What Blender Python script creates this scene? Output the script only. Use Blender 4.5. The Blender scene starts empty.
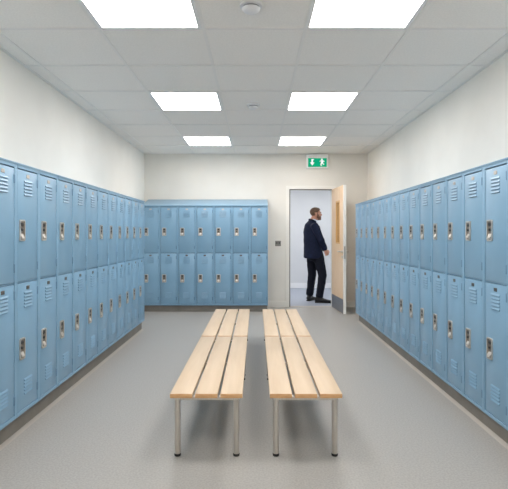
import bpy, bmesh, math, random
from mathutils import Vector, Matrix, Euler
random.seed(4)
C = bpy.context.scene.collection
PI = math.pi

# ------------------------------------------------------------------ materials
def srgb(r, g, b):
    def f(c):
        c /= 255.0
        return c/12.92 if c <= .04045 else ((c+.055)/1.055)**2.4
    return (f(r), f(g), f(b), 1.0)

def mat(name, col, rough=.5, metal=0.0, spec=.5, coat=0.0):
    m = bpy.data.materials.new(name); m.use_nodes = True
    b = m.node_tree.nodes['Principled BSDF']
    b.inputs['Base Color'].default_value = col
    b.inputs['Roughness'].default_value = rough
    b.inputs['Metallic'].default_value = metal
    b.inputs['Specular IOR Level'].default_value = spec
    b.inputs['Coat Weight'].default_value = coat
    return m

def noisy(m, col_a, col_b, scale=(1, 1, 1), nscale=5.0, detail=4.0, lo=.35, hi=.65, bump=0.0, bscale=None, bdist=.002):
    nt = m.node_tree; N = nt.nodes; L = nt.links
    b = N['Principled BSDF']
    tc = N.new('ShaderNodeTexCoord'); mp = N.new('ShaderNodeMapping')
    mp.inputs['Scale'].default_value = scale
    L.new(tc.outputs['Object'], mp.inputs['Vector'])
    no = N.new('ShaderNodeTexNoise'); no.inputs['Scale'].default_value = nscale; no.inputs['Detail'].default_value = detail
    L.new(mp.outputs['Vector'], no.inputs['Vector'])
    cr = N.new('ShaderNodeValToRGB')
    cr.color_ramp.elements[0].position = lo; cr.color_ramp.elements[0].color = col_a
    cr.color_ramp.elements[1].position = hi; cr.color_ramp.elements[1].color = col_b
    L.new(no.outputs['Fac'], cr.inputs['Fac']); L.new(cr.outputs['Color'], b.inputs['Base Color'])
    if bump:
        n2 = no
        if bscale:
            n2 = N.new('ShaderNodeTexNoise'); n2.inputs['Scale'].default_value = bscale; n2.inputs['Detail'].default_value = 3
            L.new(mp.outputs['Vector'], n2.inputs['Vector'])
        bp = N.new('ShaderNodeBump'); bp.inputs['Strength'].default_value = bump; bp.inputs['Distance'].default_value = bdist
        L.new(n2.outputs['Fac'], bp.inputs['Height']); L.new(bp.outputs['Normal'], b.inputs['Normal'])
    return m

def emis(name, col, strength):
    m = bpy.data.materials.new(name); m.use_nodes = True
    nt = m.node_tree; nt.nodes.clear()
    e = nt.nodes.new('ShaderNodeEmission'); o = nt.nodes.new('ShaderNodeOutputMaterial')
    e.inputs['Color'].default_value = col; e.inputs['Strength'].default_value = strength
    nt.links.new(e.outputs[0], o.inputs['Surface'])
    return m

M = {}
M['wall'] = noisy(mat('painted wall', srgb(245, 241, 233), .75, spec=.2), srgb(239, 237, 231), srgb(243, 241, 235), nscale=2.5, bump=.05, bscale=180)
M['wall_back'] = noisy(mat('warm wall dimmed against panel light', srgb(231, 228, 221), .75, spec=.2), srgb(229, 226, 219), srgb(233, 230, 223), nscale=2.5, bump=.05, bscale=180)  # wall paint darkened to offset strong light from nearby panels; slight warmth is real
M['corridor_wall'] = noisy(mat('corridor wall paint', srgb(226, 228, 230), .8, spec=.2), srgb(224, 226, 229), srgb(229, 231, 233), nscale=2.0)
M['trimwhite'] = mat('cream gloss trim', srgb(238, 236, 230), .4)
M['corridor_trim'] = mat('white corridor skirting', srgb(246, 247, 249), .4)
M['floor'] = noisy(mat('speckled grey vinyl', srgb(170, 170, 168), .38, spec=.45), srgb(157, 155, 151), srgb(172, 170, 166), nscale=95, detail=3, lo=.36, hi=.64)
M['corridor_floor'] = noisy(mat('corridor vinyl', srgb(160, 166, 178), .45), srgb(154, 161, 174), srgb(166, 172, 184), nscale=60, detail=3)
M['tile'] = noisy(mat('mineral ceiling tile', srgb(226, 226, 226), .9, spec=.1), srgb(238, 235, 231), srgb(244, 241, 237), nscale=90, detail=3, bump=.1, bscale=150)
M['tbar'] = mat('ceiling grid bar', srgb(236, 234, 231), .7)
M['panel_frame'] = mat('white light frame', srgb(235, 235, 235), .4)
M['led'] = emis('lit diffuser', (1.0, .960, .930, 1), 15.0)
M['led_cor'] = emis('lit corridor diffuser', (.97, .98, 1.0, 1), 13.2)
M['blue'] = noisy(mat('blue powder coat', srgb(128, 161, 191), .34, spec=.55), srgb(123, 162, 190), srgb(129, 168, 196), nscale=3.0, bump=.04, bscale=300, bdist=.001)
M['blue_dark'] = mat('blue painted hinge', srgb(98, 134, 163), .45)
M['slot'] = mat('louvre slot', srgb(92, 122, 150), .6)
M['gap'] = mat('locker interior shadow', srgb(58, 82, 104), .7)
M['plinth'] = noisy(mat('taupe plinth', srgb(132, 127, 120), .6), srgb(128, 123, 116), srgb(136, 131, 124), nscale=8)
M['cove'] = mat('pale cove strip', srgb(186, 180, 172), .5)
M['steel'] = noisy(mat('brushed steel', srgb(190, 186, 180), .32, 1.0), srgb(206, 200, 193), srgb(218, 213, 207), scale=(40, 40, 2), nscale=6)
M['handle_steel'] = mat('satin nickel', srgb(214, 209, 202), .36, .75)
M['bright'] = mat('bright satin pull', srgb(206, 202, 196), .5, .5)
M['cup'] = mat('shaded nickel cup', srgb(150, 143, 135), .4, .8)
M['black'] = mat('black plastic', srgb(24, 25, 27), .45)
M['dark'] = mat('dark lock recess', srgb(44, 46, 50), .4)
M['plate_pale_refl'] = mat('pale metal number plate', srgb(196, 190, 182), .4, .4)  # upper and lower plates differ by a reflection put into the colour
M['plate_dark_refl'] = mat('dull metal number plate', srgb(112, 108, 104), .35, .8)  # lower plates: darker reflection painted into the metal colour
M['wood'] = noisy(mat('pine', srgb(232, 203, 164), .42, spec=.4), srgb(201, 178, 150), srgb(210, 188, 161), scale=(12, 1.0, 12), nscale=2.2, detail=4, lo=.3, hi=.72)
M['endgrain'] = noisy(mat('pine edge', srgb(196, 152, 106), .5), srgb(208, 160, 112), srgb(222, 180, 132), scale=(6, 2, 40), nscale=4.0)
M['door_wood'] = noisy(mat('maple veneer', srgb(218, 188, 154), .4), srgb(222, 190, 154), srgb(236, 208, 176), scale=(9, 9, .7), nscale=4.0, detail=5)
M['bead'] = mat('honey timber bead', srgb(216, 172, 112), .45)
M['kick'] = mat('brushed kick plate', srgb(132, 136, 142), .38, .85)
M['door_edge'] = mat('white door edge', srgb(250, 249, 245), .45)
M['seal'] = mat('grey door seal', srgb(118, 115, 110), .7)
M['sign_white'] = mat('white sign housing', srgb(248, 248, 246), .4)
M['sign_green'] = emis('lit green sign face', srgb(20, 174, 126), .95)
M['sign_picto'] = emis('lit white pictogram', (1, 1, 1, 1), 1.0)
M['switch'] = mat('grey switch plate', srgb(132, 132, 128), .4, .5)
M['switch_dark'] = mat('dark switch rocker', srgb(86, 86, 84), .5)
M['detector'] = mat('white detector plastic', srgb(228, 229, 232), .45)
M['detector_dark'] = mat('grey detector vent', srgb(120, 122, 126), .6)
M['skin'] = noisy(mat('skin', srgb(205, 152, 126), .5), srgb(198, 142, 116), srgb(212, 162, 138), nscale=14)
M['hair'] = noisy(mat('brown hair', srgb(84, 62, 46), .6), srgb(84, 62, 46), srgb(124, 96, 74), scale=(1, 1, 3), nscale=60, bump=.4, bdist=.004)
M['beard'] = noisy(mat('stubble beard', srgb(120, 84, 66), .7), srgb(100, 70, 56), srgb(130, 92, 74), nscale=90)
M['navy'] = noisy(mat('navy wool', srgb(30, 38, 62), .8, spec=.25), srgb(15, 23, 45), srgb(22, 32, 60), nscale=60, bump=.1, bscale=30, bdist=.006)
M['navy_trouser'] = noisy(mat('dark navy trouser wool', srgb(24, 28, 42), .8, spec=.25), srgb(14, 17, 30), srgb(19, 23, 38), nscale=50, bump=.1, bscale=24, bdist=.006)
M['shirt'] = mat('pale blue cotton', srgb(206, 216, 236), .7)
M['shoe'] = mat('black leather', srgb(26, 25, 27), .3)
M['sole'] = mat('black rubber sole', srgb(20, 20, 20), .7)
M['eye'] = mat('eye white', srgb(228, 224, 220), .3)
M['iris'] = mat('dark iris', srgb(52, 44, 38), .3)
g = mat('window glass', (1, 1, 1, 1), .02)
g.node_tree.nodes['Principled BSDF'].inputs['Transmission Weight'].default_value = 1.0
g.node_tree.nodes['Principled BSDF'].inputs['IOR'].default_value = 1.3
M['glass'] = g

# ------------------------------------------------------------------ mesh helpers
def nb(): return bmesh.new()

def box(bm, x0, x1, y0, y1, z0, z1, mi=0, bev=0.0, seg=2):
    x0, x1 = min(x0, x1), max(x0, x1); y0, y1 = min(y0, y1), max(y0, y1); z0, z1 = min(z0, z1), max(z0, z1)
    t = bmesh.new()
    v = [t.verts.new(p) for p in ((x0,y0,z0),(x1,y0,z0),(x1,y1,z0),(x0,y1,z0),(x0,y0,z1),(x1,y0,z1),(x1,y1,z1),(x0,y1,z1))]
    for f in ((3,2,1,0),(4,5,6,7),(0,1,5,4),(1,2,6,5),(2,3,7,6),(3,0,4,7)): t.faces.new([v[i] for i in f])
    if bev: bmesh.ops.bevel(t, geom=list(t.edges), offset=bev, segments=seg, affect='EDGES', profile=.5)
    merge(bm, t, mi)

def merge(bm, t, mi=None):
    vm = {v: bm.verts.new(v.co) for v in t.verts}
    for f in t.faces:
        try: nf = bm.faces.new([vm[v] for v in f.verts])
        except ValueError: continue
        nf.material_index = f.material_index if mi is None else mi
        nf.smooth = f.smooth
    t.free()

def prism(bm, pts, axis, a, b, mi=0):
    """extrude a 2D polygon (list of pairs) along axis 'x','y' or 'z' from a to b"""
    def P(p, q):
        if axis == 'x': return (q, p[0], p[1])
        if axis == 'y': return (p[0], q, p[1])
        return (p[0], p[1], q)
    t = bmesh.new()
    A = [t.verts.new(P(p, a)) for p in pts]; B = [t.verts.new(P(p, b)) for p in pts]
    n = len(pts)
    t.faces.new(A); t.faces.new(B[::-1])
    for i in range(n): t.faces.new([A[i], B[i], B[(i+1) % n], A[(i+1) % n]])
    bmesh.ops.recalc_face_normals(t, faces=list(t.faces))
    merge(bm, t, mi)

def rrect(x0, x1, z0, z1, r, n=5):
    pts = []
    for cx, cz, a0 in ((x1-r, z1-r, 0), (x0+r, z1-r, 90), (x0+r, z0+r, 180), (x1-r, z0+r, 270)):
        for k in range(n+1):
            a = math.radians(a0 + 90*k/n); pts.append((cx+r*math.cos(a), cz+r*math.sin(a)))
    return pts

def ring_plate(bm, outer, inner, y0, y1, mi=0):
    """frame between two loops of equal count in the xz plane, y0 front, y1 back"""
    t = bmesh.new(); n = len(outer)
    of = [t.verts.new((p[0], y0, p[1])) for p in outer]; ob = [t.verts.new((p[0], y1, p[1])) for p in outer]
    jf = [t.verts.new((p[0], y0, p[1])) for p in inner]; jb = [t.verts.new((p[0], y1, p[1])) for p in inner]
    for i in range(n):
        j = (i+1) % n
        t.faces.new([of[i], of[j], jf[j], jf[i]]); t.faces.new([ob[j], ob[i], jb[i], jb[j]])
        t.faces.new([of[j], of[i], ob[i], ob[j]]); t.faces.new([jf[i], jf[j], jb[j], jb[i]])
    bmesh.ops.recalc_face_normals(t, faces=list(t.faces))
    merge(bm, t, mi)

def lathe(bm, prof, cx=0, cy=0, n=32, mi=0, smooth=True):
    """profile of (radius, z), closed at the ends"""
    t = bmesh.new(); rows = []
    for r, z in prof:
        if r < 1e-6: rows.append([t.verts.new((cx, cy, z))])
        else: rows.append([t.verts.new((cx+r*math.cos(2*PI*k/n), cy+r*math.sin(2*PI*k/n), z)) for k in range(n)])
    for a, b in zip(rows, rows[1:]):
        for k in range(n):
            j = (k+1) % n
            if len(a) == 1 and len(b) == 1: continue
            if len(a) == 1: f = [a[0], b[j], b[k]]
            elif len(b) == 1: f = [a[k], a[j], b[0]]
            else: f = [a[k], a[j], b[j], b[k]]
            t.faces.new(f).smooth = smooth
    if len(rows[0]) > 1: t.faces.new(rows[0][::-1])
    if len(rows[-1]) > 1: t.faces.new(rows[-1])
    bmesh.ops.recalc_face_normals(t, faces=list(t.faces))
    merge(bm, t, mi)

def frames_along(P):
    T = []
    for i in range(len(P)):
        a = P[max(0, i-1)]; b = P[min(len(P)-1, i+1)]
        T.append((b-a).normalized())
    return T

def loft(bm, pts, radii, side=None, n=20, mi=0, cap=True, capk=.55):
    """tube through pts; radii are (ra, rb): ra along 'side', rb across it"""
    P = [Vector(p) for p in pts]; T = frames_along(P); t = bmesh.new(); rings = []
    for p, d, r in zip(P, T, radii):
        if not isinstance(r, tuple): r = (r, r)
        s = Vector(side) if side else Vector((0, 1, 0))
        u = s - d*s.dot(d)
        if u.length < 1e-4: u = Vector((1, 0, 0)) - d*d.x
        u.normalize(); w = d.cross(u)
        rings.append([t.verts.new(p + u*(r[0]*math.cos(2*PI*k/n)) + w*(r[1]*math.sin(2*PI*k/n))) for k in range(n)])
    for a, b in zip(rings, rings[1:]):
        for k in range(n): t.faces.new([a[k], a[(k+1) % n], b[(k+1) % n], b[k]]).smooth = True
    if cap:
        for ring, p, d, r, sg in ((rings[0], P[0], T[0], radii[0], -1), (rings[-1], P[-1], T[-1], radii[-1], 1)):
            rr = min(r) if isinstance(r, tuple) else r
            c = t.verts.new(p + d*sg*rr*capk)
            for k in range(n):
                q = [ring[k], ring[(k+1) % n], c]
                t.faces.new(q if sg > 0 else q[::-1]).smooth = True
    bmesh.ops.recalc_face_normals(t, faces=list(t.faces))
    merge(bm, t, mi)

def ball(bm, c, r, mi=0, rot=None, sub=3):
    t = bmesh.new(); bmesh.ops.create_icosphere(t, subdivisions=sub, radius=1)
    m = Matrix.Translation(Vector(c)) @ (rot.to_matrix().to_4x4() if rot else Matrix()) @ Matrix.Diagonal((r[0], r[1], r[2], 1))
    t.transform(m)
    for f in t.faces: f.smooth = True
    merge(bm, t, mi)

def obj(name, bm, mats, parent=None, autosmooth=None):
    me = bpy.data.meshes.new(name); bm.normal_update(); bm.to_mesh(me); bm.free()
    for m in (mats if isinstance(mats, (list, tuple)) else [mats]): me.materials.append(m)
    me.set_sharp_from_angle(angle=math.radians(42))
    o = bpy.data.objects.new(name, me); C.objects.link(o)
    if parent: o.parent = parent
    return o

def tag(o, label, cat, group=None):
    o['label'] = label; o['category'] = cat
    if group: o['group'] = group
    return o

def thing(name, label, cat, loc=(0, 0, 0), rz=0.0, group=None):
    o = bpy.data.objects.new(name, None); C.objects.link(o)
    o.location = loc; o.rotation_euler = (0, 0, rz); o.empty_display_size = .1
    return tag(o, label, cat, group)

def struct(name, bm, mats, parent=None):
    o = obj(name, bm, mats, parent); o['kind'] = 'structure'; return o

def dup(root, loc, rz, label, group=None):
    r = root.copy(); C.objects.link(r); r.location = loc; r.rotation_euler = (0, 0, rz); r['label'] = label
    if group: r['group'] = group
    for ch in list(root.children):
        c = ch.copy(); C.objects.link(c); c.parent = r
        for gch in ch.children:
            d = gch.copy(); C.objects.link(d); d.parent = c
    return r

def remesh(bm, voxel, smooth=4, factor=.5):
    """voxel-union a bmesh of overlapping closed shapes into one continuous surface"""
    me = bpy.data.meshes.new('work'); bm.to_mesh(me); bm.free()
    o = bpy.data.objects.new('work', me); C.objects.link(o)
    r = o.modifiers.new('r', 'REMESH'); r.mode = 'VOXEL'; r.voxel_size = voxel; r.use_smooth_shade = True
    if smooth:
        s = o.modifiers.new('s', 'SMOOTH'); s.iterations = smooth; s.factor = factor
    dg = bpy.context.evaluated_depsgraph_get(); ev = o.evaluated_get(dg)
    out = bmesh.new(); out.from_mesh(ev.to_mesh()); ev.to_mesh_clear()
    bpy.data.objects.remove(o); bpy.data.meshes.remove(me)
    for f in out.faces: f.smooth = True
    return out

# ------------------------------------------------------------------ the room
H = 2.650; XW = 1.93; Y0 = -1.6; Y1 = 8.34; WT = .12
DX0, DX1, DZ = .58, 1.315, 2.035      # clear opening of the doorway

bm = nb(); box(bm, -XW-.1, XW+.1, Y0-.1, Y1+WT, -.1, 0); struct('floor', bm, M['floor'])
bm = nb(); box(bm, -XW-.1, -XW, Y0-.1, Y1+WT, 0, H+.1); struct('wall_left', bm, M['wall'])
bm = nb(); box(bm, XW, XW+.1, Y0-.1, Y1+WT, 0, H+.1); struct('wall_right', bm, M['wall'])
bm = nb(); box(bm, -XW, XW, Y0-.1, Y0, 0, H+.1); struct('wall_front', bm, M['wall'])
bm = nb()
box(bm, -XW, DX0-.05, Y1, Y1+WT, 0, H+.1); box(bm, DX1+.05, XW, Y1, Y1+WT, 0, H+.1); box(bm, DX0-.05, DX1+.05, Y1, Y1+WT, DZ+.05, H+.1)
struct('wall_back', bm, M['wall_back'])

# ceiling: tiles above a grid of bars; the lay-in lights sit in the grid
P = .714
cols = [-2.5*P, -1.5*P, -.5*P, .5*P-.022, 1.5*P-.026, 2.5*P-.024]
rows = [7.568 - P*k for k in range(0, 15) if 7.568 - P*k > Y0+.05]
bm = nb(); box(bm, -XW, XW, Y0, Y1, H+.004, H+.1)
ceil = struct('ceiling', bm, M['tile'])
bm = nb()
for x in cols: box(bm, x-.011, x+.011, Y0, Y1, H-.002, H+.004)
for y in rows: box(bm, -XW, XW, y-.011, y+.011, H-.0024, H+.004)
for sx in (-1, 1): box(bm, sx*XW, sx*(XW-.022), Y0, Y1, H-.0015, H+.004)
box(bm, -XW, XW, Y1-.022, Y1, H-.0015, H+.004); box(bm, -XW, XW, Y0, Y0+.022, H-.006, H+.004)
struct('ceiling_grid', bm, M['tbar'], ceil)

def ceiling_light(x, y, label):
    t = thing('ceiling_light', label, 'ceiling light', (x, y, H), 0, 'square ceiling light panels')
    h = P/2 - .012; i = h - .024
    bm = nb()
    for s in (-1, 1):
        box(bm, s*i, s*h, -h, h, -.006, .003); box(bm, -i, i, s*i, s*h, -.006, .003)
    obj('frame', bm, M['panel_frame'], t)
    bm = nb(); box(bm, -i, i, -i, i, -.0045, .003); obj('diffuser', bm, M['led'], t)
    return t
lab = {0: 'nearest', 1: 'middle', 2: 'farthest'}
side = {-1: 'left', 1: 'right'}
L0 = None
lights = []
for k, y in enumerate((rows[6]-P/2, rows[3]-P/2, rows[0]-P/2)):
    for s in (-1, 1):
        label = {0: 'large lit ceiling panel nearest the camera, %s one, cut by the frame edge',
                 1: 'lit square ceiling panel in the middle of the %s column of three',
                 2: 'small lit ceiling panel nearest the back wall, %s of the two'}[k] % side[s]
        lights.append(((-P, 0, P-.034)[s+1], y, label))
for k, y in enumerate((rows[9]-P/2,)):
    for s in (-1, 1):
        lights.append(((-P, 0, P-.034)[s+1], y, 'lit square ceiling panel overhead behind the camera, %s column' % side[s]))
for x, y, l in lights:
    if L0 is None: L0 = ceiling_light(x, y, l)
    else: dup(L0, (x, y, H), 0, l)

# skirting boards
def skirting(name, x0, x1, y0, y1, h=.105):
    bm = nb(); box(bm, x0, x1, y0, y1, 0, h, 0, .003, 1); return struct(name, bm, M['trimwhite'])
skirting('baseboard_back', .2, DX0-.062, Y1-.014, Y1)
skirting('baseboard_back.001', DX1+.062, XW, Y1-.014, Y1)
skirting('baseboard_right', XW-.014, XW, 7.02, Y1-.014)
skirting('baseboard_left', -XW, -XW+.014, 6.28, 7.82)

# ------------------------------------------------------------------ corridor beyond the doorway
CY = 11.3; CX0, CX1 = -1.6, 3.6; CH = 2.55
bm = nb(); box(bm, CX0, CX1, Y1+WT, CY+.1, -.1, -.001); struct('floor_corridor', bm, M['corridor_floor'])
bm = nb(); box(bm, CX0, CX1, CY, CY+.1, 0, CH); struct('wall_corridor', bm, M['corridor_wall'])
bm = nb(); box(bm, CX0-.1, CX0, Y1+WT, CY+.1, 0, CH); struct('wall_corridor_left', bm, M['corridor_wall'])
bm = nb(); box(bm, CX1, CX1+.1, Y1+WT, CY+.1, 0, CH); struct('wall_corridor_right', bm, M['corridor_wall'])
bm = nb(); box(bm, CX0-.1, CX1+.1, Y1+WT, CY+.1, CH, CH+.1); struct('ceiling_corridor', bm, M['tile'])
bm = nb(); box(bm, CX0, CX1, CY-.014, CY, 0, .125, 0, .003, 1); struct('baseboard_corridor', bm, M['corridor_trim'])
for x, l in ((-.1, 'lit corridor ceiling panel left of the doorway'), (1.7, 'lit corridor ceiling panel beyond the doorway')):
    t = thing('corridor_light', l, 'ceiling light', (x, 9.9, CH), 0, 'corridor ceiling panels')
    bm = nb(); box(bm, -.58, .58, -.28, .28, -.012, 0); obj('diffuser', bm, M['led_cor'], t)
    bm = nb()
    for s in (-1, 1):
        box(bm, s*.58, s*.6, -.3, .3, -.016, 0); box(bm, -.58, .58, s*.28, s*.3, -.016, 0)
    obj('frame', bm, M['panel_frame'], t)

# ------------------------------------------------------------------ doorway and door
door = bpy.data.objects.new('door_1', None); C.objects.link(door); door['kind'] = 'structure'
door.location = (DX1, Y1, 0)
def dl(x): return x - DX1
bm = nb()
for x0, x1 in ((DX0-.05, DX0), (DX1, DX1+.05)):
    box(bm, dl(x0), dl(x1), 0, WT, 0, DZ+.05)
box(bm, dl(DX0), dl(DX1), 0, WT, DZ, DZ+.05)
for x0, x1 in ((DX0-.062, DX0-.004), (DX1+.004, DX1+.062)):           # architrave on the room side
    box(bm, dl(x0), dl(x1), -.014, 0, 0, DZ+.06, 0, .003, 1)
box(bm, dl(DX0-.004), dl(DX1+.004), -.014, 0, DZ+.004, DZ+.06, 0, .003, 1)
fr = struct('door_frame', bm, M['trimwhite'], door)
bm = nb()
box(bm, dl(DX0-.004), dl(DX0+.012), -.004, .03, 0, DZ); box(bm, dl(DX0), dl(DX1), -.004, .03, DZ-.012, DZ+.004)
struct('door_seal', bm, M['seal'], door)
bm = nb(); box(bm, dl(DX0), dl(DX1), -.01, WT, 0, .004); struct('threshold_strip', bm, M['cove'], door)

LW, LT, LH0, LH1 = .805, .044, .008, 2.03
V0, V1, VZ0, VZ1 = .32, .57, 1.11, 1.80
bm = nb()
box(bm, 0, V0, 0, LT, LH0, LH1); box(bm, V1, LW, 0, LT, LH0, LH1)
box(bm, V0, V1, 0, LT, LH0, VZ0); box(bm, V0, V1, 0, LT, VZ1, LH1)
box(bm, LW, LW+.004, -.0005, LT+.0005, LH0, LH1, 1)
leaf = struct('door_leaf', bm, [M['door_wood'], M['door_edge']], door)
leaf.location = (-.004, -.008, 0); leaf.rotation_euler = (0, 0, math.radians(-86.3))
bm = nb()
for y0, y1 in ((-.006, .016), (LT-.016, LT+.006)):
    b = .018
    box(bm, V0-.006, V0+b, y0, y1, VZ0-.006, VZ1+.006); box(bm, V1-b, V1+.006, y0, y1, VZ0-.006, VZ1+.006)
    box(bm, V0+b, V1-b, y0, y1, VZ0-.006, VZ0+b); box(bm, V0+b, V1-b, y0, y1, VZ1-b, VZ1+.006)
struct('glazing_bead', bm, M['bead'], leaf)
bm = nb(); box(bm, V0+.002, V1-.002, LT/2-.003, LT/2+.003, VZ0+.002, VZ1-.002); struct('glass_pane', bm, M['glass'], leaf)
bm = nb(); box(bm, .006, LW-.006, -.002, 0, .012, .235); box(bm, .006, LW-.006, LT, LT+.002, .012, .235); struct('kick_plate', bm, M['kick'], leaf)
for nm, sg, yb in (('lever_handle', -1, 0), ('lever_handle', 1, LT)):
    bm = nb(); lx = LW-.06; hz = .985
    t = nb(); lathe(t, [(.026, 0), (.026, .008), (.012, .01), (.0095, .012), (.0095, .05)], n=20)
    t.transform(Matrix.Translation((lx, yb, hz)) @ Matrix.Rotation(sg*-PI/2, 4, 'X')); merge(bm, t)
    loft(bm, [(lx+.008, yb+sg*.05, hz), (lx-.03, yb+sg*.052, hz), (lx-.09, yb+sg*.052, hz), (lx-.125, yb+sg*.046, hz)], [.0095, .0095, .009, .008], side=(0, 0, 1), n=12)
    struct(nm, bm, M['steel'], leaf)
    bm = nb()
    t = nb(); lathe(t, [(.024, 0), (.024, .008), (.01, .009), (.01, .013), (0, .013)], n=20)
    t.transform(Matrix.Translation((lx, yb, hz-.085)) @ Matrix.Rotation(sg*-PI/2, 4, 'X')); merge(bm, t)
    struct('lock_escutcheon', bm, M['steel'], leaf)
bm = nb(); box(bm, LW+.004, LW+.0065, .010, LT-.010, .87, 1.07); box(bm, LW+.0065, LW+.016, .015, LT-.015, .96, .985); struct('latch_plate', bm, M['steel'], leaf)
for z in (.25, 1.05, 1.78):
    bm = nb(); lathe(bm, [(0, z-.05), (.007, z-.05), (.007, z+.05), (0, z+.05)], cx=-.004, cy=LT+.003, n=12); struct('hinge', bm, M['steel'], leaf)

# ------------------------------------------------------------------ lockers
LMID = .955; LEFT_Z = (.140, 1.679); RIGHT_Z = (.121, 1.687); BACK_Z = (.108, 1.715)
LD = .47
def make_locker(W, label, group, LZ0, LZ1, hoff=.066, hup=1.274, tr=.026):
    t = thing('locker', label, 'locker', (0, 0, 0), 0, group)
    W = W - .0012
    st = .017; br = .022; mr = .007
    bm = nb()
    box(bm, 0, W, .022, LD, LZ0, LZ1)
    # face frame standing in front of the carcass
    box(bm, 0, st, 0, .022, LZ0, LZ1, 0, .0015, 1); box(bm, W-st, W, 0, .022, LZ0, LZ1, 0, .0015, 1)
    box(bm, st, W-st, -.001, .022, LZ1-tr, LZ1, 0, .0015, 1); box(bm, st, W-st, 0, .022, LZ0, LZ0+br, 0, .0015, 1)
    box(bm, st, W-st, .006, .022, LMID-mr/2, LMID+mr/2)
    box(bm, 0, W, -.006, .022, LZ1-.004, LZ1+.004)      # folded top lip
    box(bm, st, W-st, .0215, .0225, LZ0+br, LZ1-tr, 1)
    obj('body', bm, [M['blue'], M['gap']], t)
    for up in (True, False):
        z0 = LMID+mr/2+.002 if up else LZ0+br+.003
        z1 = LZ1-tr-.006 if up else LMID-mr/2-.004
        x0, x1 = st+.005, W-st-.0015
        bm = nb(); box(bm, x0, x1, .002, .020, z0, z1, 0, .003, 2)
        def louvres(ztop, n=5, pitch=.021, w=.105):
            xc = (x0+x1)/2
            for k in range(n):
                z = ztop - k*pitch
                # pressed louvre: slopes outwards to a lip that hangs over the slot
                prof = [(.0022, z), (-.0042, z-.0105), (-.0042, z-.0125), (.0022, z-.0125)]
                prism(bm, prof, 'x', xc-w/2, xc+w/2, 0)
                box(bm, xc-w/2+.002, xc+w/2-.002, .0017, .0025, z-.0155, z-.0125, 1)
        if up: louvres(z1-.058)
        else:
            louvres(z1-.056); louvres(z0+.185)
        d = obj('door', bm, [M['blue'], M['slot']], t)
        # recessed pull with lock
        hx = x0 + hoff; hz = hup if up else .545
        bm = nb(); w2, h2 = .033, .066
        ring_plate(bm, rrect(hx-w2, hx+w2, hz-h2, hz+h2, .012), rrect(hx-w2+.008, hx+w2-.008, hz-h2+.009, hz+h2-.009, .006), -.0065, .0025, 0)
        box(bm, hx-w2+.006, hx+w2-.006, .0005, .002, hz-h2+.006, hz+h2-.006, 3)
        box(bm, hx-.015, hx+.015, -.006, .0005, hz+.028, hz+.048, 2, .003, 1)            # dark finger slot
        box(bm, hx-.012, hx+.006, -.008, .0005, hz-.002, hz+.014, 2, .003, 1)            # lock barrel
        prism(bm, [(.0005, hz-.02), (-.004, hz-.03), (-.0105, hz-.044), (-.0105, hz-.05), (.0005, hz-.052)], 'x', hx-.018, hx+.018, 1)
        obj('handle', bm, [M['handle_steel'], M['bright'], M['dark'], M['cup']], d)
        bm = nb(); pc = (x0+x1)/2; pz = z1-.032
        box(bm, pc-.019, pc+.019, -.0005, .0025, pz-.011, pz+.011, 0, .001, 1)
        obj('number_plate', bm, M['plate_pale_refl'] if up else M['plate_dark_refl'], d)
        for hz2 in (z1-.065, z0+.085):
            bm = nb(); box(bm, x1-.006, x1+.006, -.002, .004, hz2-.026, hz2+.026, 0, .0015, 1)
            obj('hinge', bm, M['blue_dark'], d)
    return t

XF = 1.445
ordn = ['', 'second', 'third', 'fourth', 'fifth', 'sixth', 'seventh', 'eighth', 'ninth', 'tenth', 'eleventh', 'twelfth', 'thirteenth', 'fourteenth', 'fifteenth', 'sixteenth']
def run_label(row, k, n):
    if k == 0: return 'blue two-tier locker column at the far end of the %s wall row' % row
    if k == n-1: return 'blue two-tier locker column nearest the camera in the %s wall row' % row
    return 'blue two-tier locker column, %s from the far end of the %s wall row' % (ordn[k], row)
WL = .3042; NL = 13; YL = 6.25
# left row faces +X: local x (door's left to right) runs towards +Y, local depth runs to -X
first = make_locker(WL, run_label('left', 0, NL), 'lockers in the left row', *LEFT_Z, hoff=.050)
first.location = (-XF, YL-WL, 0); first.rotation_euler = (0, 0, PI/2)
for k in range(1, NL): dup(first, (-XF, YL-WL*(k+1), 0), PI/2, run_label('left', k, NL))
WR = .302; NR = 15; YR = 6.99
first = make_locker(WR, run_label('right', 0, NR), 'lockers in the right row', *RIGHT_Z)
first.location = (XF, YR, 0); first.rotation_euler = (0, 0, -PI/2)
for k in range(1, NR): dup(first, (XF, YR-WR*k, 0), -PI/2, run_label('right', k, NR))
WB = .2925; NB = 7; XB = .194; YB = 7.79; ZB = .0
def back_label(k):
    if k == 0: return 'blue two-tier back wall locker column next to the grey switch and doorway'
    if k == NB-1: return 'blue back wall locker column at left end, partly hidden by the left row'
    return 'blue two-tier locker column on the back wall, %s from its right end' % ordn[k]
first = make_locker(WB, back_label(0), 'lockers on the back wall', *BACK_Z, hoff=.056, hup=1.298, tr=.015)
first.location = (XB-WB, YB, ZB)
for k in range(1, NB): dup(first, (XB-WB*(k+1), YB, ZB), 0, back_label(k))

# sloping hoods over the back wall lockers
hx = [XB-WB*NB, XB-WB*4.6, XB-WB*2, XB]
hood_names = ['left', 'middle', 'right']
for i in range(3):
    bm = nb()
    z = BACK_Z[1]+.0045
    prism(bm, [(YB-.008, z), (YB-.008, z+.004), (YB+LD+.04, z+.138), (YB+LD+.07, z+.138), (YB+LD+.07, z)], 'x', hx[i]+.0012, hx[i+1]-.0012)
    o = obj('locker_hood', bm, M['blue'])
    tag(o, 'pale blue sloping metal top over the back wall lockers, %s section' % hood_names[i], 'locker top', 'sloping locker tops')

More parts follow.
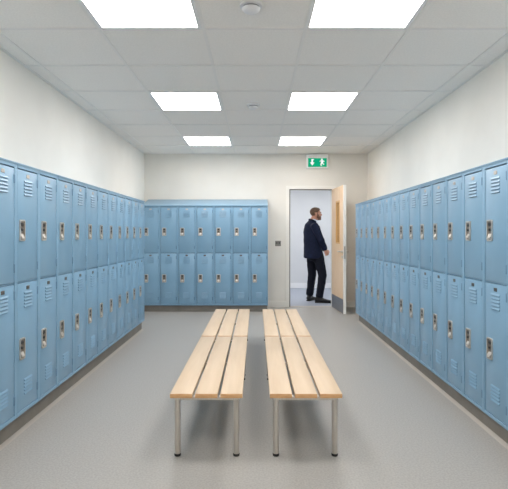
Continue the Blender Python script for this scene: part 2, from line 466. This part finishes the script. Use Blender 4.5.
# plinths under the rows, and pale cove strips where they meet the floor
bm = nb(); box(bm, -XF-.06, -XF-LD, YL-WL*NL, YL+.10, .001, LEFT_Z[0]-.0005); tag(obj('locker_plinth', bm, M['plinth']), 'taupe recessed plinth under the left row of lockers', 'plinth')
bm = nb(); box(bm, XF+.045, XF+LD, YR-WR*NR, YR-.012, .001, RIGHT_Z[0]-.0005); tag(obj('locker_plinth', bm, M['plinth']), 'taupe recessed plinth under the right row of lockers', 'plinth')
bm = nb(); box(bm, XB-WB*NB, XB-.008, YB+.05, YB+LD, .001, BACK_Z[0]-.0005); tag(obj('locker_plinth', bm, M['plinth']), 'taupe plinth under the back wall lockers', 'plinth')
bm = nb(); prism(bm, [(-XF-.06, .010), (-XF-.052, .004), (-XF-.030, 0), (-XF-.06, 0)], 'y', YL-WL*NL, YL+.10); struct('trim_1', bm, M['cove'])
bm = nb(); prism(bm, [(XF+.045, .010), (XF+.037, .004), (XF+.015, 0), (XF+.045, 0)], 'y', YR-WR*NR, YR-.012); struct('trim_2', bm, M['cove'])

# ------------------------------------------------------------------ benches
BH = .363; BW = .404
def make_bench(L, label):
    t = thing('bench', label, 'bench', (0, 0, 0), 0, 'slatted changing room benches')
    sw = .1245; gp = (BW-3*sw)/2
    for k in range(3):
        x0 = -BW/2 + k*(sw+gp)
        bm = nb(); box(bm, x0, x0+sw, 0, L, BH-.025, BH, 0, .0025, 2)
        for f in bm.faces:
            n = f.normal if f.normal.length else Vector((0, 0, 1))
            f.normal_update()
            if abs(f.normal.y) > .8: f.material_index = 1
        obj('seat_slat', bm, [M['wood'], M['endgrain']], t)
    bm = nb(); z0, z1 = BH-.045, BH-.0255
    for s in (-1, 1): box(bm, s*.182, s*.150, .0305, L-.0305, z0, z1)
    for y in (.030, L/2-.015, L-.060): box(bm, -.182, .182, y, y+.03, z0-.0005, z1)
    obj('frame', bm, M['steel'], t)
    for sx in (-1, 1):
        for y in (.046, L-.046):
            bm = nb(); lathe(bm, [(0, .012), (.0165, .012), (.0165, z0+.002), (0, z0+.002)], cx=sx*.166, cy=y, n=24)
            lg = obj('leg', bm, M['steel'], t)
            bm = nb(); lathe(bm, [(0, 0), (.0175, 0), (.0185, .004), (.0185, .012), (.017, .014), (0, .014)], cx=sx*.166, cy=y, n=24)
            obj('rubber_foot', bm, M['black'], lg)
    return t
b1 = make_bench(1.52, 'light pine three-slat bench with steel legs, front left of the four')
b1.location = (-.277, 2.68, 0)
dup(b1, (.279, 2.68, 0), 0, 'light pine three-slat bench with steel legs, front right of the four')
dup(b1, (-.277, 4.224, 0), 0, 'pine slatted bench behind the front left bench, towards the back lockers')
dup(b1, (.279, 4.224, 0), 0, 'pine slatted bench behind the front right bench, towards the doorway')

# ------------------------------------------------------------------ exit sign, switch, detectors
t = thing('exit_sign', 'lit green emergency exit sign above the doorway', 'exit sign', (1.055, Y1, 2.51))
bm = nb(); box(bm, -.185, .185, -.06, -.0005, -.112, .128, 0, .008, 2)
obj('housing', bm, M['sign_white'], t)
bm = nb(); box(bm, -.16, .16, -.063, -.0605, -.094, .056); face = obj('sign_face', bm, M['sign_green'], t)
bm = nb(); y0, y1 = -.065, -.0631
# arrow pointing down with a bent tail
prism(bm, [(-.128, -.016), (-.05, -.016), (-.089, -.072)], 'y', y0, y1)
prism(bm, [(-.104, -.016), (-.076, -.016), (-.076, .022), (-.06, .022), (-.06, .04), (-.104, .04)], 'y', y0, y1)
obj('arrow_symbol', bm, M['sign_picto'], face)
bm = nb()
prism(bm, [(.076+.016*math.cos(2*PI*k/14), .036+.014*math.sin(2*PI*k/14)) for k in range(14)], 'y', y0, y1)     # head
prism(bm, [(.058, .018), (.094, .022), (.104, -.012), (.092, -.028), (.062, -.026), (.066, -.006)], 'y', y0, y1)   # trunk
prism(bm, [(.058, .018), (.036, .004), (.040, -.006), (.066, .004)], 'y', y0, y1)
prism(bm, [(.094, .02), (.122, .002), (.118, -.008), (.096, .002)], 'y', y0, y1)
prism(bm, [(.062, -.024), (.05, -.05), (.06, -.078), (.074, -.076), (.068, -.05), (.082, -.026)], 'y', y0, y1)
prism(bm, [(.08, -.026), (.094, -.028), (.118, -.05), (.108, -.06), (.084, -.042)], 'y', y0, y1)
obj('running_figure_symbol', bm, M['sign_picto'], face)

t = thing('light_switch', 'small grey metal switch plate on the wall left of the doorway', 'light switch', (.381, Y1, 1.10))
bm = nb(); box(bm, -.05, .05, -.008, -.0005, -.046, .046, 0, .002, 1); obj('plate', bm, M['switch'], t)
for s in (-1, 1):
    bm = nb(); box(bm, s*.022-.014, s*.022+.014, -.013, -.0078, -.008, .026, 0, .002, 1); obj('rocker', bm, M['switch_dark'], t)
    
for x, y, l in ((-.03, 2.94, 'white round smoke detector between the two nearest ceiling lights'), (-.03, 5.2, 'small smoke detector between the two middle ceiling lights')):
    t = thing('smoke_detector', l, 'smoke detector', (x, y, H+.004), 0, 'ceiling smoke detectors')
    bm = nb(); lathe(bm, [(0, 0), (.07, 0), (.07, -.014), (.063, -.018), (0, -.018)]); obj('base', bm, M['detector'], t)
    bm = nb(); lathe(bm, [(0, -.018), (.05, -.018), (.048, -.028), (0, -.028)]); obj('vent', bm, M['detector_dark'], t)
    bm = nb(); lathe(bm, [(0, -.028), (.056, -.028), (.053, -.038), (.038, -.048), (0, -.05)]); obj('cap', bm, M['detector'], t)

# ------------------------------------------------------------------ the man in the corridor
PX, PY = 1.097, 9.0
man = thing('person', 'person in a dark navy suit standing beyond the doorway, facing right', 'person', (PX, PY, 0))
YAW = math.radians(24)                    # he faces right and a little away
fx, fy = math.cos(YAW), math.sin(YAW)
def B(f, r, h, o=(-.055, 0)):             # body frame: forward, to his right, height
    return (o[0] + f*fx + r*fy, o[1] + f*fy - r*fx, h)
RV = (fy, -fx, 0)                         # his right

SHR, ELR, WRR = B(-.045, .185, 1.405), (.085, -.255, 1.15), (.178, -.155, .975)
SHL, ELL, WRL = B(.03, -.185, 1.405), (.06, .27, 1.15), (.20, .03, .965)
HIPR, KNR, ANR = B(.075, .085, .90), (.130, -.10, .50), (.068, -.13, .09)
HIPL, KNL, ANL = B(.055, -.09, .90), (-.035, .12, .50), (-.080, .15, .09)

def lerp(a, b, t): return tuple(a[i]*(1-t)+b[i]*t for i in range(3))
HC = Vector((.016, .0, 1.640))            # centre of the head
HM = Matrix.Translation(HC) @ Matrix.Rotation(math.radians(6), 4, 'Z')
def head_shapes(bm):
    t = nb()
    ball(t, (-.006, 0, .031), (.098, .076, .082))            # cranium
    ball(t, (.035, 0, -.01), (.066, .064, .085))             # face
    ball(t, (.048, 0, -.068), (.052, .050, .046))            # jaw
    ball(t, (.083, 0, -.096), (.020, .024, .018))            # chin
    ball(t, (.088, 0, .022), (.016, .045, .012))             # brow
    for s in (-1, 1):
        ball(t, (.078, s*.036, -.022), (.022, .022, .022))   # cheek
        ball(t, (.0835, s*.032, .0125), (.0115, .016, .0055)); ball(t, (.0835, s*.032, -.0075), (.010, .015, .005))   # eyelids
        ball(t, (-.006, s*.074, -.012), (.020, .010, .032), rot=Euler((0, math.radians(-10), s*math.radians(-18))))   # ear
    loft(t, [(.094, 0, .022), (.106, 0, -.004), (.119, 0, -.026)], [(.009, .008), (.011, .010), (.013, .010)], side=(0, 1, 0), n=12)
    for s in (-1, 1): ball(t, (.106, s*.012, -.029), (.011, .008, .008), sub=2)
    ball(t, (.098, 0, -.055), (.010, .024, .006), sub=2); ball(t, (.097, 0, -.067), (.010, .021, .007), sub=2)   # lips
    t.transform(HM)
    merge(bm, t)

def hand_shapes(bm, w, d, thumb, nrm):
    """palm from the wrist along d; fingers curl towards nrm; thumb towards 'thumb'"""
    w = Vector(w); d = Vector(d).normalized(); th = Vector(thumb); th = (th - d*th.dot(d)).normalized(); n = d.cross(th)
    if n.dot(Vector(nrm)) < 0: n = -n
    loft(bm, [w - d*.02, w + d*.02, w + d*.055, w + d*.085], [(.026, .018), (.034, .016), (.041, .0145), (.040, .012)], side=th, n=16)
    for k, (off, ln) in enumerate(((.030, .066), (.010, .076), (-.011, .071), (-.030, .056))):
        p0 = w + d*.075 + th*off
        p1 = p0 + (d*.9 + n*.35).normalized()*ln*.5
        p2 = p1 + (d*.35 + n*.9).normalized()*ln*.32
        p3 = p2 + (-d*.3 + n*.9).normalized()*ln*.25
        loft(bm, [p0, p1, p2, p3], [.0092, .0086, .0078, .0066], side=th, n=10)
    q0 = w + d*.025 + th*.026
    q1 = q0 + (d*.6 + th*.7 + n*.25).normalized()*.04
    q2 = q1 + (d*.85 + th*.1 + n*.5).normalized()*.03
    q3 = q2 + (d*.8 - th*.15 + n*.6).normalized()*.022
    loft(bm, [q0, q1, q2, q3], [.014, .011, .0098, .0078], side=n, n=10)

# one continuous body
bm = nb()
head_shapes(bm)
loft(bm, [B(0, 0, 1.43), B(.015, 0, 1.49), B(.04, 0, 1.545), (.010, 0, 1.60)], [(.075, .068), (.060, .060), (.056, .058), (.054, .056)], side=RV, n=20)
loft(bm, [B(0, 0, .84), B(0, 0, .95), B(.005, 0, 1.1), B(0, 0, 1.25), B(-.005, 0, 1.38), B(-.005, 0, 1.45)],
     [(.15, .10), (.155, .10), (.145, .095), (.155, .10), (.15, .085), (.085, .06)], side=RV, n=24)
for S, E, W in ((SHR, ELR, WRR), (SHL, ELL, WRL)):
    loft(bm, [B(0, 0, 1.40), S, lerp(S, E, .5), E, lerp(E, W, .35), W], [.045, .045, .042, .038, .036, .026], side=(fx, fy, 0), n=14)
dR = Vector(WRR)-Vector(ELR); dL = Vector(WRL)-Vector(ELL)
hand_shapes(bm, WRR, (dR.x*.75, dR.y*.3, dR.z*1.0), (.5, .1, .5), (-.3, 1, -.2))
hand_shapes(bm, WRL, (dL.x*.5, dL.y*.5, dL.z*1.0), (.5, -.1, .5), (-.3, -1, -.2))
for Hp, K, A in ((HIPR, KNR, ANR), (HIPL, KNL, ANL)):
    loft(bm, [Hp, lerp(Hp, K, .5), K, lerp(K, A, .35), A], [.085, .07, .052, .05, .036], side=RV, n=14)
for A, d in ((ANR, Vector((.97, -.08, 0))), (ANL, Vector((.62, .78, 0)))):
    d.normalize(); a = Vector(A)
    loft(bm, [a + Vector((0, 0, .03)), a - Vector((0, 0, .03)) - d*.0, Vector((a.x, a.y, .045)) + d*.08, Vector((a.x, a.y, .04)) + d*.15], [.034, .038, (.036, .022), (.034, .016)], side=(d.y, -d.x, 0), n=12)
body_bm = remesh(bm, .0048, 3)

# hair and beard grow as thin shells from the surface of the head
def shell(name, keep, thick, m, parent):
    inv = HM.inverted(); src = body_bm.copy()
    bmesh.ops.delete(src, geom=[f for f in src.faces if not keep(inv @ f.calc_center_median())], context='FACES')
    out = nb(); fv = {}; bv = {}
    for v in src.verts:
        q = inv @ v.co
        fv[v] = out.verts.new(v.co + v.normal*(thick(q) if callable(thick) else thick)); bv[v] = out.verts.new(v.co - v.normal*.003)
    for f in src.faces:
        out.faces.new([fv[v] for v in f.verts]).smooth = True; out.faces.new([bv[v] for v in reversed(f.verts)])
    for e in src.edges:
        if len(e.link_faces) == 1:
            a, b = e.verts
            out.faces.new([fv[a], bv[a], bv[b], fv[b]])
    bmesh.ops.recalc_face_normals(out, faces=list(out.faces))
    bmesh.ops.smooth_vert(out, verts=list(out.verts), factor=.4, use_axis_x=True, use_axis_y=True, use_axis_z=True)
    for _ in range(4):
        rim = [fv[v] for v in src.verts if v.is_boundary] + [bv[v] for v in src.verts if v.is_boundary]
        bmesh.ops.smooth_vert(out, verts=rim, factor=.5, use_axis_x=True, use_axis_y=True, use_axis_z=True)
    src.free()
    return obj(name, out, m, parent)
def is_hair(q):
    if q.z < -.075 or abs(q.y) > .095: return False
    if abs(q.y) > .070 and -.03 < q.x < .025 and q.z < .022: return False       # ears stay bare
    if q.x > .018 and q.z < .020 + .010*math.sin(q.y*60) : return q.x < .030 and q.z > -.03 and abs(q.y) > .05
    if q.x > .062: return q.z > .066 + (q.x-.062)*.3
    if q.x > .018: return q.z > .02 + (q.x-.018)*1.05
    if q.x > -.03: return q.z > -.015
    return q.z > -.036
def is_beard(q):
    if q.z < -.118 or q.z > -.012 or q.x < .012: return False
    if q.x < .035: return q.z > -.085 and abs(q.y) > .03
    if q.z > -.046: return q.x < .05 and abs(q.y) > .035
    if q.x > .088 and abs(q.y) < .024 and -.074 < q.z < -.050: return False
    return True
rootp = man
hair = shell('hair', is_hair, lambda q: .003 + .009*max(0, min(1, (q.z-.0)/.1)) + (.004 if q.x > .04 and q.z > .07 else 0), M['hair'], man)
beard = shell('beard', is_beard, .005, M['beard'], man)
body = obj('body', body_bm, M['skin'], man)
for s in (-1, 1):
    bm = nb(); ball(bm, HM @ Vector((.0825, s*.032, .0025)), (.0105, .0125, .0095), sub=3)
    e = obj('eye', bm, M['eye'], man)
    bm = nb(); ball(bm, HM @ Vector((.0910, s*.032, .0025)), (.0030, .0052, .0052), sub=2); obj('iris', bm, M['iris'], e)
    bm = nb(); loft(bm, [HM @ Vector((.100, s*.014, .023)), HM @ Vector((.098, s*.032, .028)), HM @ Vector((.083, s*.05, .022))], [.0045, .005, .0035], side=(0, 0, 1), n=8)
    obj('eyebrow', bm, M['hair'], man)

# shirt with a standing collar
bm = nb()
loft(bm, [B(0, 0, .95), B(.004, 0, 1.1), B(.004, 0, 1.25), B(0, 0, 1.38), B(.002, 0, 1.45)], [(.158, .108), (.152, .105), (.162, .112), (.155, .096), (.088, .074)], side=RV, n=28)
shirt_bm = remesh(bm, .01, 3)
shirt = obj('shirt', shirt_bm, M['shirt'], man)
bm = nb()
loft(bm, [B(.0, 0, 1.452), B(.022, 0, 1.490), B(.044, 0, 1.518), B(.053, 0, 1.528)], [(.078, .074), (.068, .070), (.064, .067), (.060, .062)], side=RV, n=32)
obj('shirt_collar', bm, M['shirt'], shirt)

# jacket: trunk and both sleeves in one surface, with an open front
bm = nb()
loft(bm, [B(.032, 0, .815), B(.030, 0, .90), B(.022, 0, 1.0), B(.012, 0, 1.12), B(.002, 0, 1.25), B(-.012, 0, 1.36), B(-.012, 0, 1.43), B(.010, 0, 1.48), B(.026, 0, 1.51)],
     [(.205, .172), (.202, .170), (.194, .160), (.186, .152), (.188, .148), (.186, .128), (.150, .105), (.096, .082), (.070, .068)], side=RV, n=36, capk=.04)
bmesh.ops.recalc_face_normals(bm, faces=list(bm.faces))
for S, E, W in ((SHR, ELR, WRR), (SHL, ELL, WRL)):
    loft(bm, [lerp(B(0, 0, 1.385), S, .55), S, lerp(S, E, .3), lerp(S, E, .7), E, lerp(E, W, .4), lerp(E, W, .97)], [.075, .074, .070, .062, .060, .054, .046], side=(fx, fy, 0), n=18)
jb = remesh(bm, .009, 12)
# folds of cloth at the elbows and along the back
from mathutils import noise as NZ
for v in jb.verts:
    q = v.co
    v.co += v.normal * (.006*NZ.noise(Vector((q.x*6, q.y*6, q.z*11))) + .003*NZ.noise(Vector((q.x*16, q.y*16, q.z*22))))
jk = obj('jacket', jb, M['navy'], man)
# cut the open V and the front slit with a wedge, exactly where the shirt shows
cb = nb(); t = nb()
tri = [(-.062, 1.50), (.062, 1.50), (.012, 1.18), (-.012, 1.18)]
a_ = [t.verts.new(B(.075, r, h)) for r, h in tri]; b_ = [t.verts.new(B(.30, r, h)) for r, h in tri]
t.faces.new(a_); t.faces.new(b_[::-1])
for i in range(4): t.faces.new([a_[i], b_[i], b_[(i+1) % 4], a_[(i+1) % 4]])
bmesh.ops.recalc_face_normals(t, faces=list(t.faces)); merge(cb, t)
cut = obj('cut', cb, M['navy'])
cut.location = man.location
bpy.context.view_layer.update()
mo = jk.modifiers.new('b', 'BOOLEAN'); mo.object = cut; mo.operation = 'DIFFERENCE'; mo.solver = 'EXACT'
dg = bpy.context.evaluated_depsgraph_get()
nm = bpy.data.meshes.new_from_object(jk.evaluated_get(dg)); jk.modifiers.clear(); old = jk.data; jk.data = nm; nm.name = 'jacket'
bpy.data.meshes.remove(old); bpy.data.objects.remove(cut)
for p in jk.data.polygons: p.use_smooth = True
# lapels, collar roll, pocket flap, cuff buttons
for s in (-1, 1):
    bm = nb(); t = nb()
    path = [(.070, s*.066, 1.47, .022), (.118, s*.070, 1.40, .040), (.146, s*.062, 1.32, .044), (.156, s*.036, 1.24, .030), (.152, s*.014, 1.17, .010)]
    A = []; D = []
    for f, r, h, w in path:
        A.append((t.verts.new(B(f, r-s*.006, h)), t.verts.new(B(f-.012, r+s*w, h+.004)), t.verts.new(B(f-.020, r+s*w, h+.004)), t.verts.new(B(f-.012, r-s*.006, h))))
    for a, b in zip(A, A[1:]):
        for k in range(4): t.faces.new([a[k], a[(k+1) % 4], b[(k+1) % 4], b[k]])
    t.faces.new(A[0]); t.faces.new(A[-1][::-1])
    bmesh.ops.recalc_face_normals(t, faces=list(t.faces)); merge(bm, t)
    obj('lapel', bm, M['navy'], jk)
bm = nb(); pts = []
for k in range(15):
    a = math.radians(70 + (290-70)*k/14)
    pts.append(B(.020 + math.cos(a)*.070, math.sin(a)*.078, 1.498 - .036*math.cos(a)))
loft(bm, pts, [(.018, .009)]*15, side=(0, 0, 1), n=12)
obj('jacket_collar', bm, M['navy'], jk)

# trousers
bm = nb()
loft(bm, [B(.052, 0, .80), B(.045, 0, .90), B(.02, 0, 1.0)], [(.168, .116), (.168, .118), (.155, .108)], side=RV, n=28)
for Hp, K, A in ((HIPR, KNR, ANR), (HIPL, KNL, ANL)):
    loft(bm, [Hp, lerp(Hp, K, .3), lerp(Hp, K, .65), K, lerp(K, A, .4), lerp(K, A, .8), (A[0], A[1], .11)],
         [.100, .100, .090, .080, .074, .070, .069], side=RV, n=20)
tb = remesh(bm, .009, 4)
for v in tb.verts:
    q = v.co
    v.co += v.normal * (.006*NZ.noise(Vector((q.x*7, q.y*7, q.z*9+4))) + .004*NZ.noise(Vector((q.x*9, q.y*9, q.z*26))))
obj('trousers', tb, M['navy_trouser'], man)

# shoes
for A, d, ln in ((ANR, Vector((.97, -.08, 0)), .325), (ANL, Vector((.62, .78, 0)), .30)):
    d.normalize(); sv = (d.y, -d.x, 0); h0 = Vector((A[0], A[1], 0)) - d*.075
    up = Vector((0, 0, 1))
    bm = nb()
    loft(bm, [h0 + d*0 + up*.055, h0 + d*.03 + up*.056, h0 + d*.09 + up*.060, h0 + d*.15 + up*.050, h0 + d*.21 + up*.040, h0 + d*.26 + up*.034, h0 + d*(ln-.012) + up*.028],
         [(.026, .034), (.035, .040), (.038, .046), (.042, .036), (.046, .026), (.040, .020), (.022, .012)], side=sv, n=18)
    loft(bm, [h0 + d*.065 + up*.06, h0 + d*.06 + up*.13], [(.042, .050), (.040, .050)], side=sv, n=18)
    sb = remesh(bm, .006, 4); shoe = obj('shoe', sb, M['shoe'], man)
    bm = nb()
    pts2 = []
    for s2, w in ((-.006, .02), (.02, .034), (.07, .036), (.12, .036), (.19, .047), (.25, .042), (ln-.004, .02)): pts2.append((s2, w))
    loop = [h0 + d*a + Vector(sv)*w for a, w in pts2] + [h0 + d*a - Vector(sv)*w for a, w in reversed(pts2)]
    prism(bm, [(p.x, p.y) for p in loop], 'z', .001, .02)
    heel = [h0 + d*a + Vector(sv)*w for a, w in pts2[:3]] + [h0 + d*a - Vector(sv)*w for a, w in reversed(pts2[:3])]
    obj('sole', bm, M['sole'], shoe)

# ------------------------------------------------------------------ world, camera, colour
w = bpy.data.worlds.new('World'); bpy.context.scene.world = w; w.use_nodes = True
w.node_tree.nodes['Background'].inputs[0].default_value = (.6, .7, .8, 1); w.node_tree.nodes['Background'].inputs[1].default_value = .3
cam = bpy.data.cameras.new('camera'); co = bpy.data.objects.new('camera', cam); C.objects.link(co)
co.location = (0, 0, 1.246); co.rotation_euler = (PI/2, 0, 0)
cam.sensor_width = 36; cam.lens = 36*482/508
cam.shift_x = -2/508; cam.shift_y = -9.5/508
cam.clip_start = .05; cam.clip_end = 60
sc = bpy.context.scene; sc.camera = co
sc.view_settings.view_transform = 'Standard'; sc.view_settings.look = 'None'; sc.view_settings.gamma = 1.0; sc.view_settings.use_curve_mapping = False
sc.view_settings.exposure = 0.0
sc.cycles.max_bounces = 14; sc.cycles.diffuse_bounces = 8; sc.cycles.glossy_bounces = 4
sc.cycles.use_denoising = True
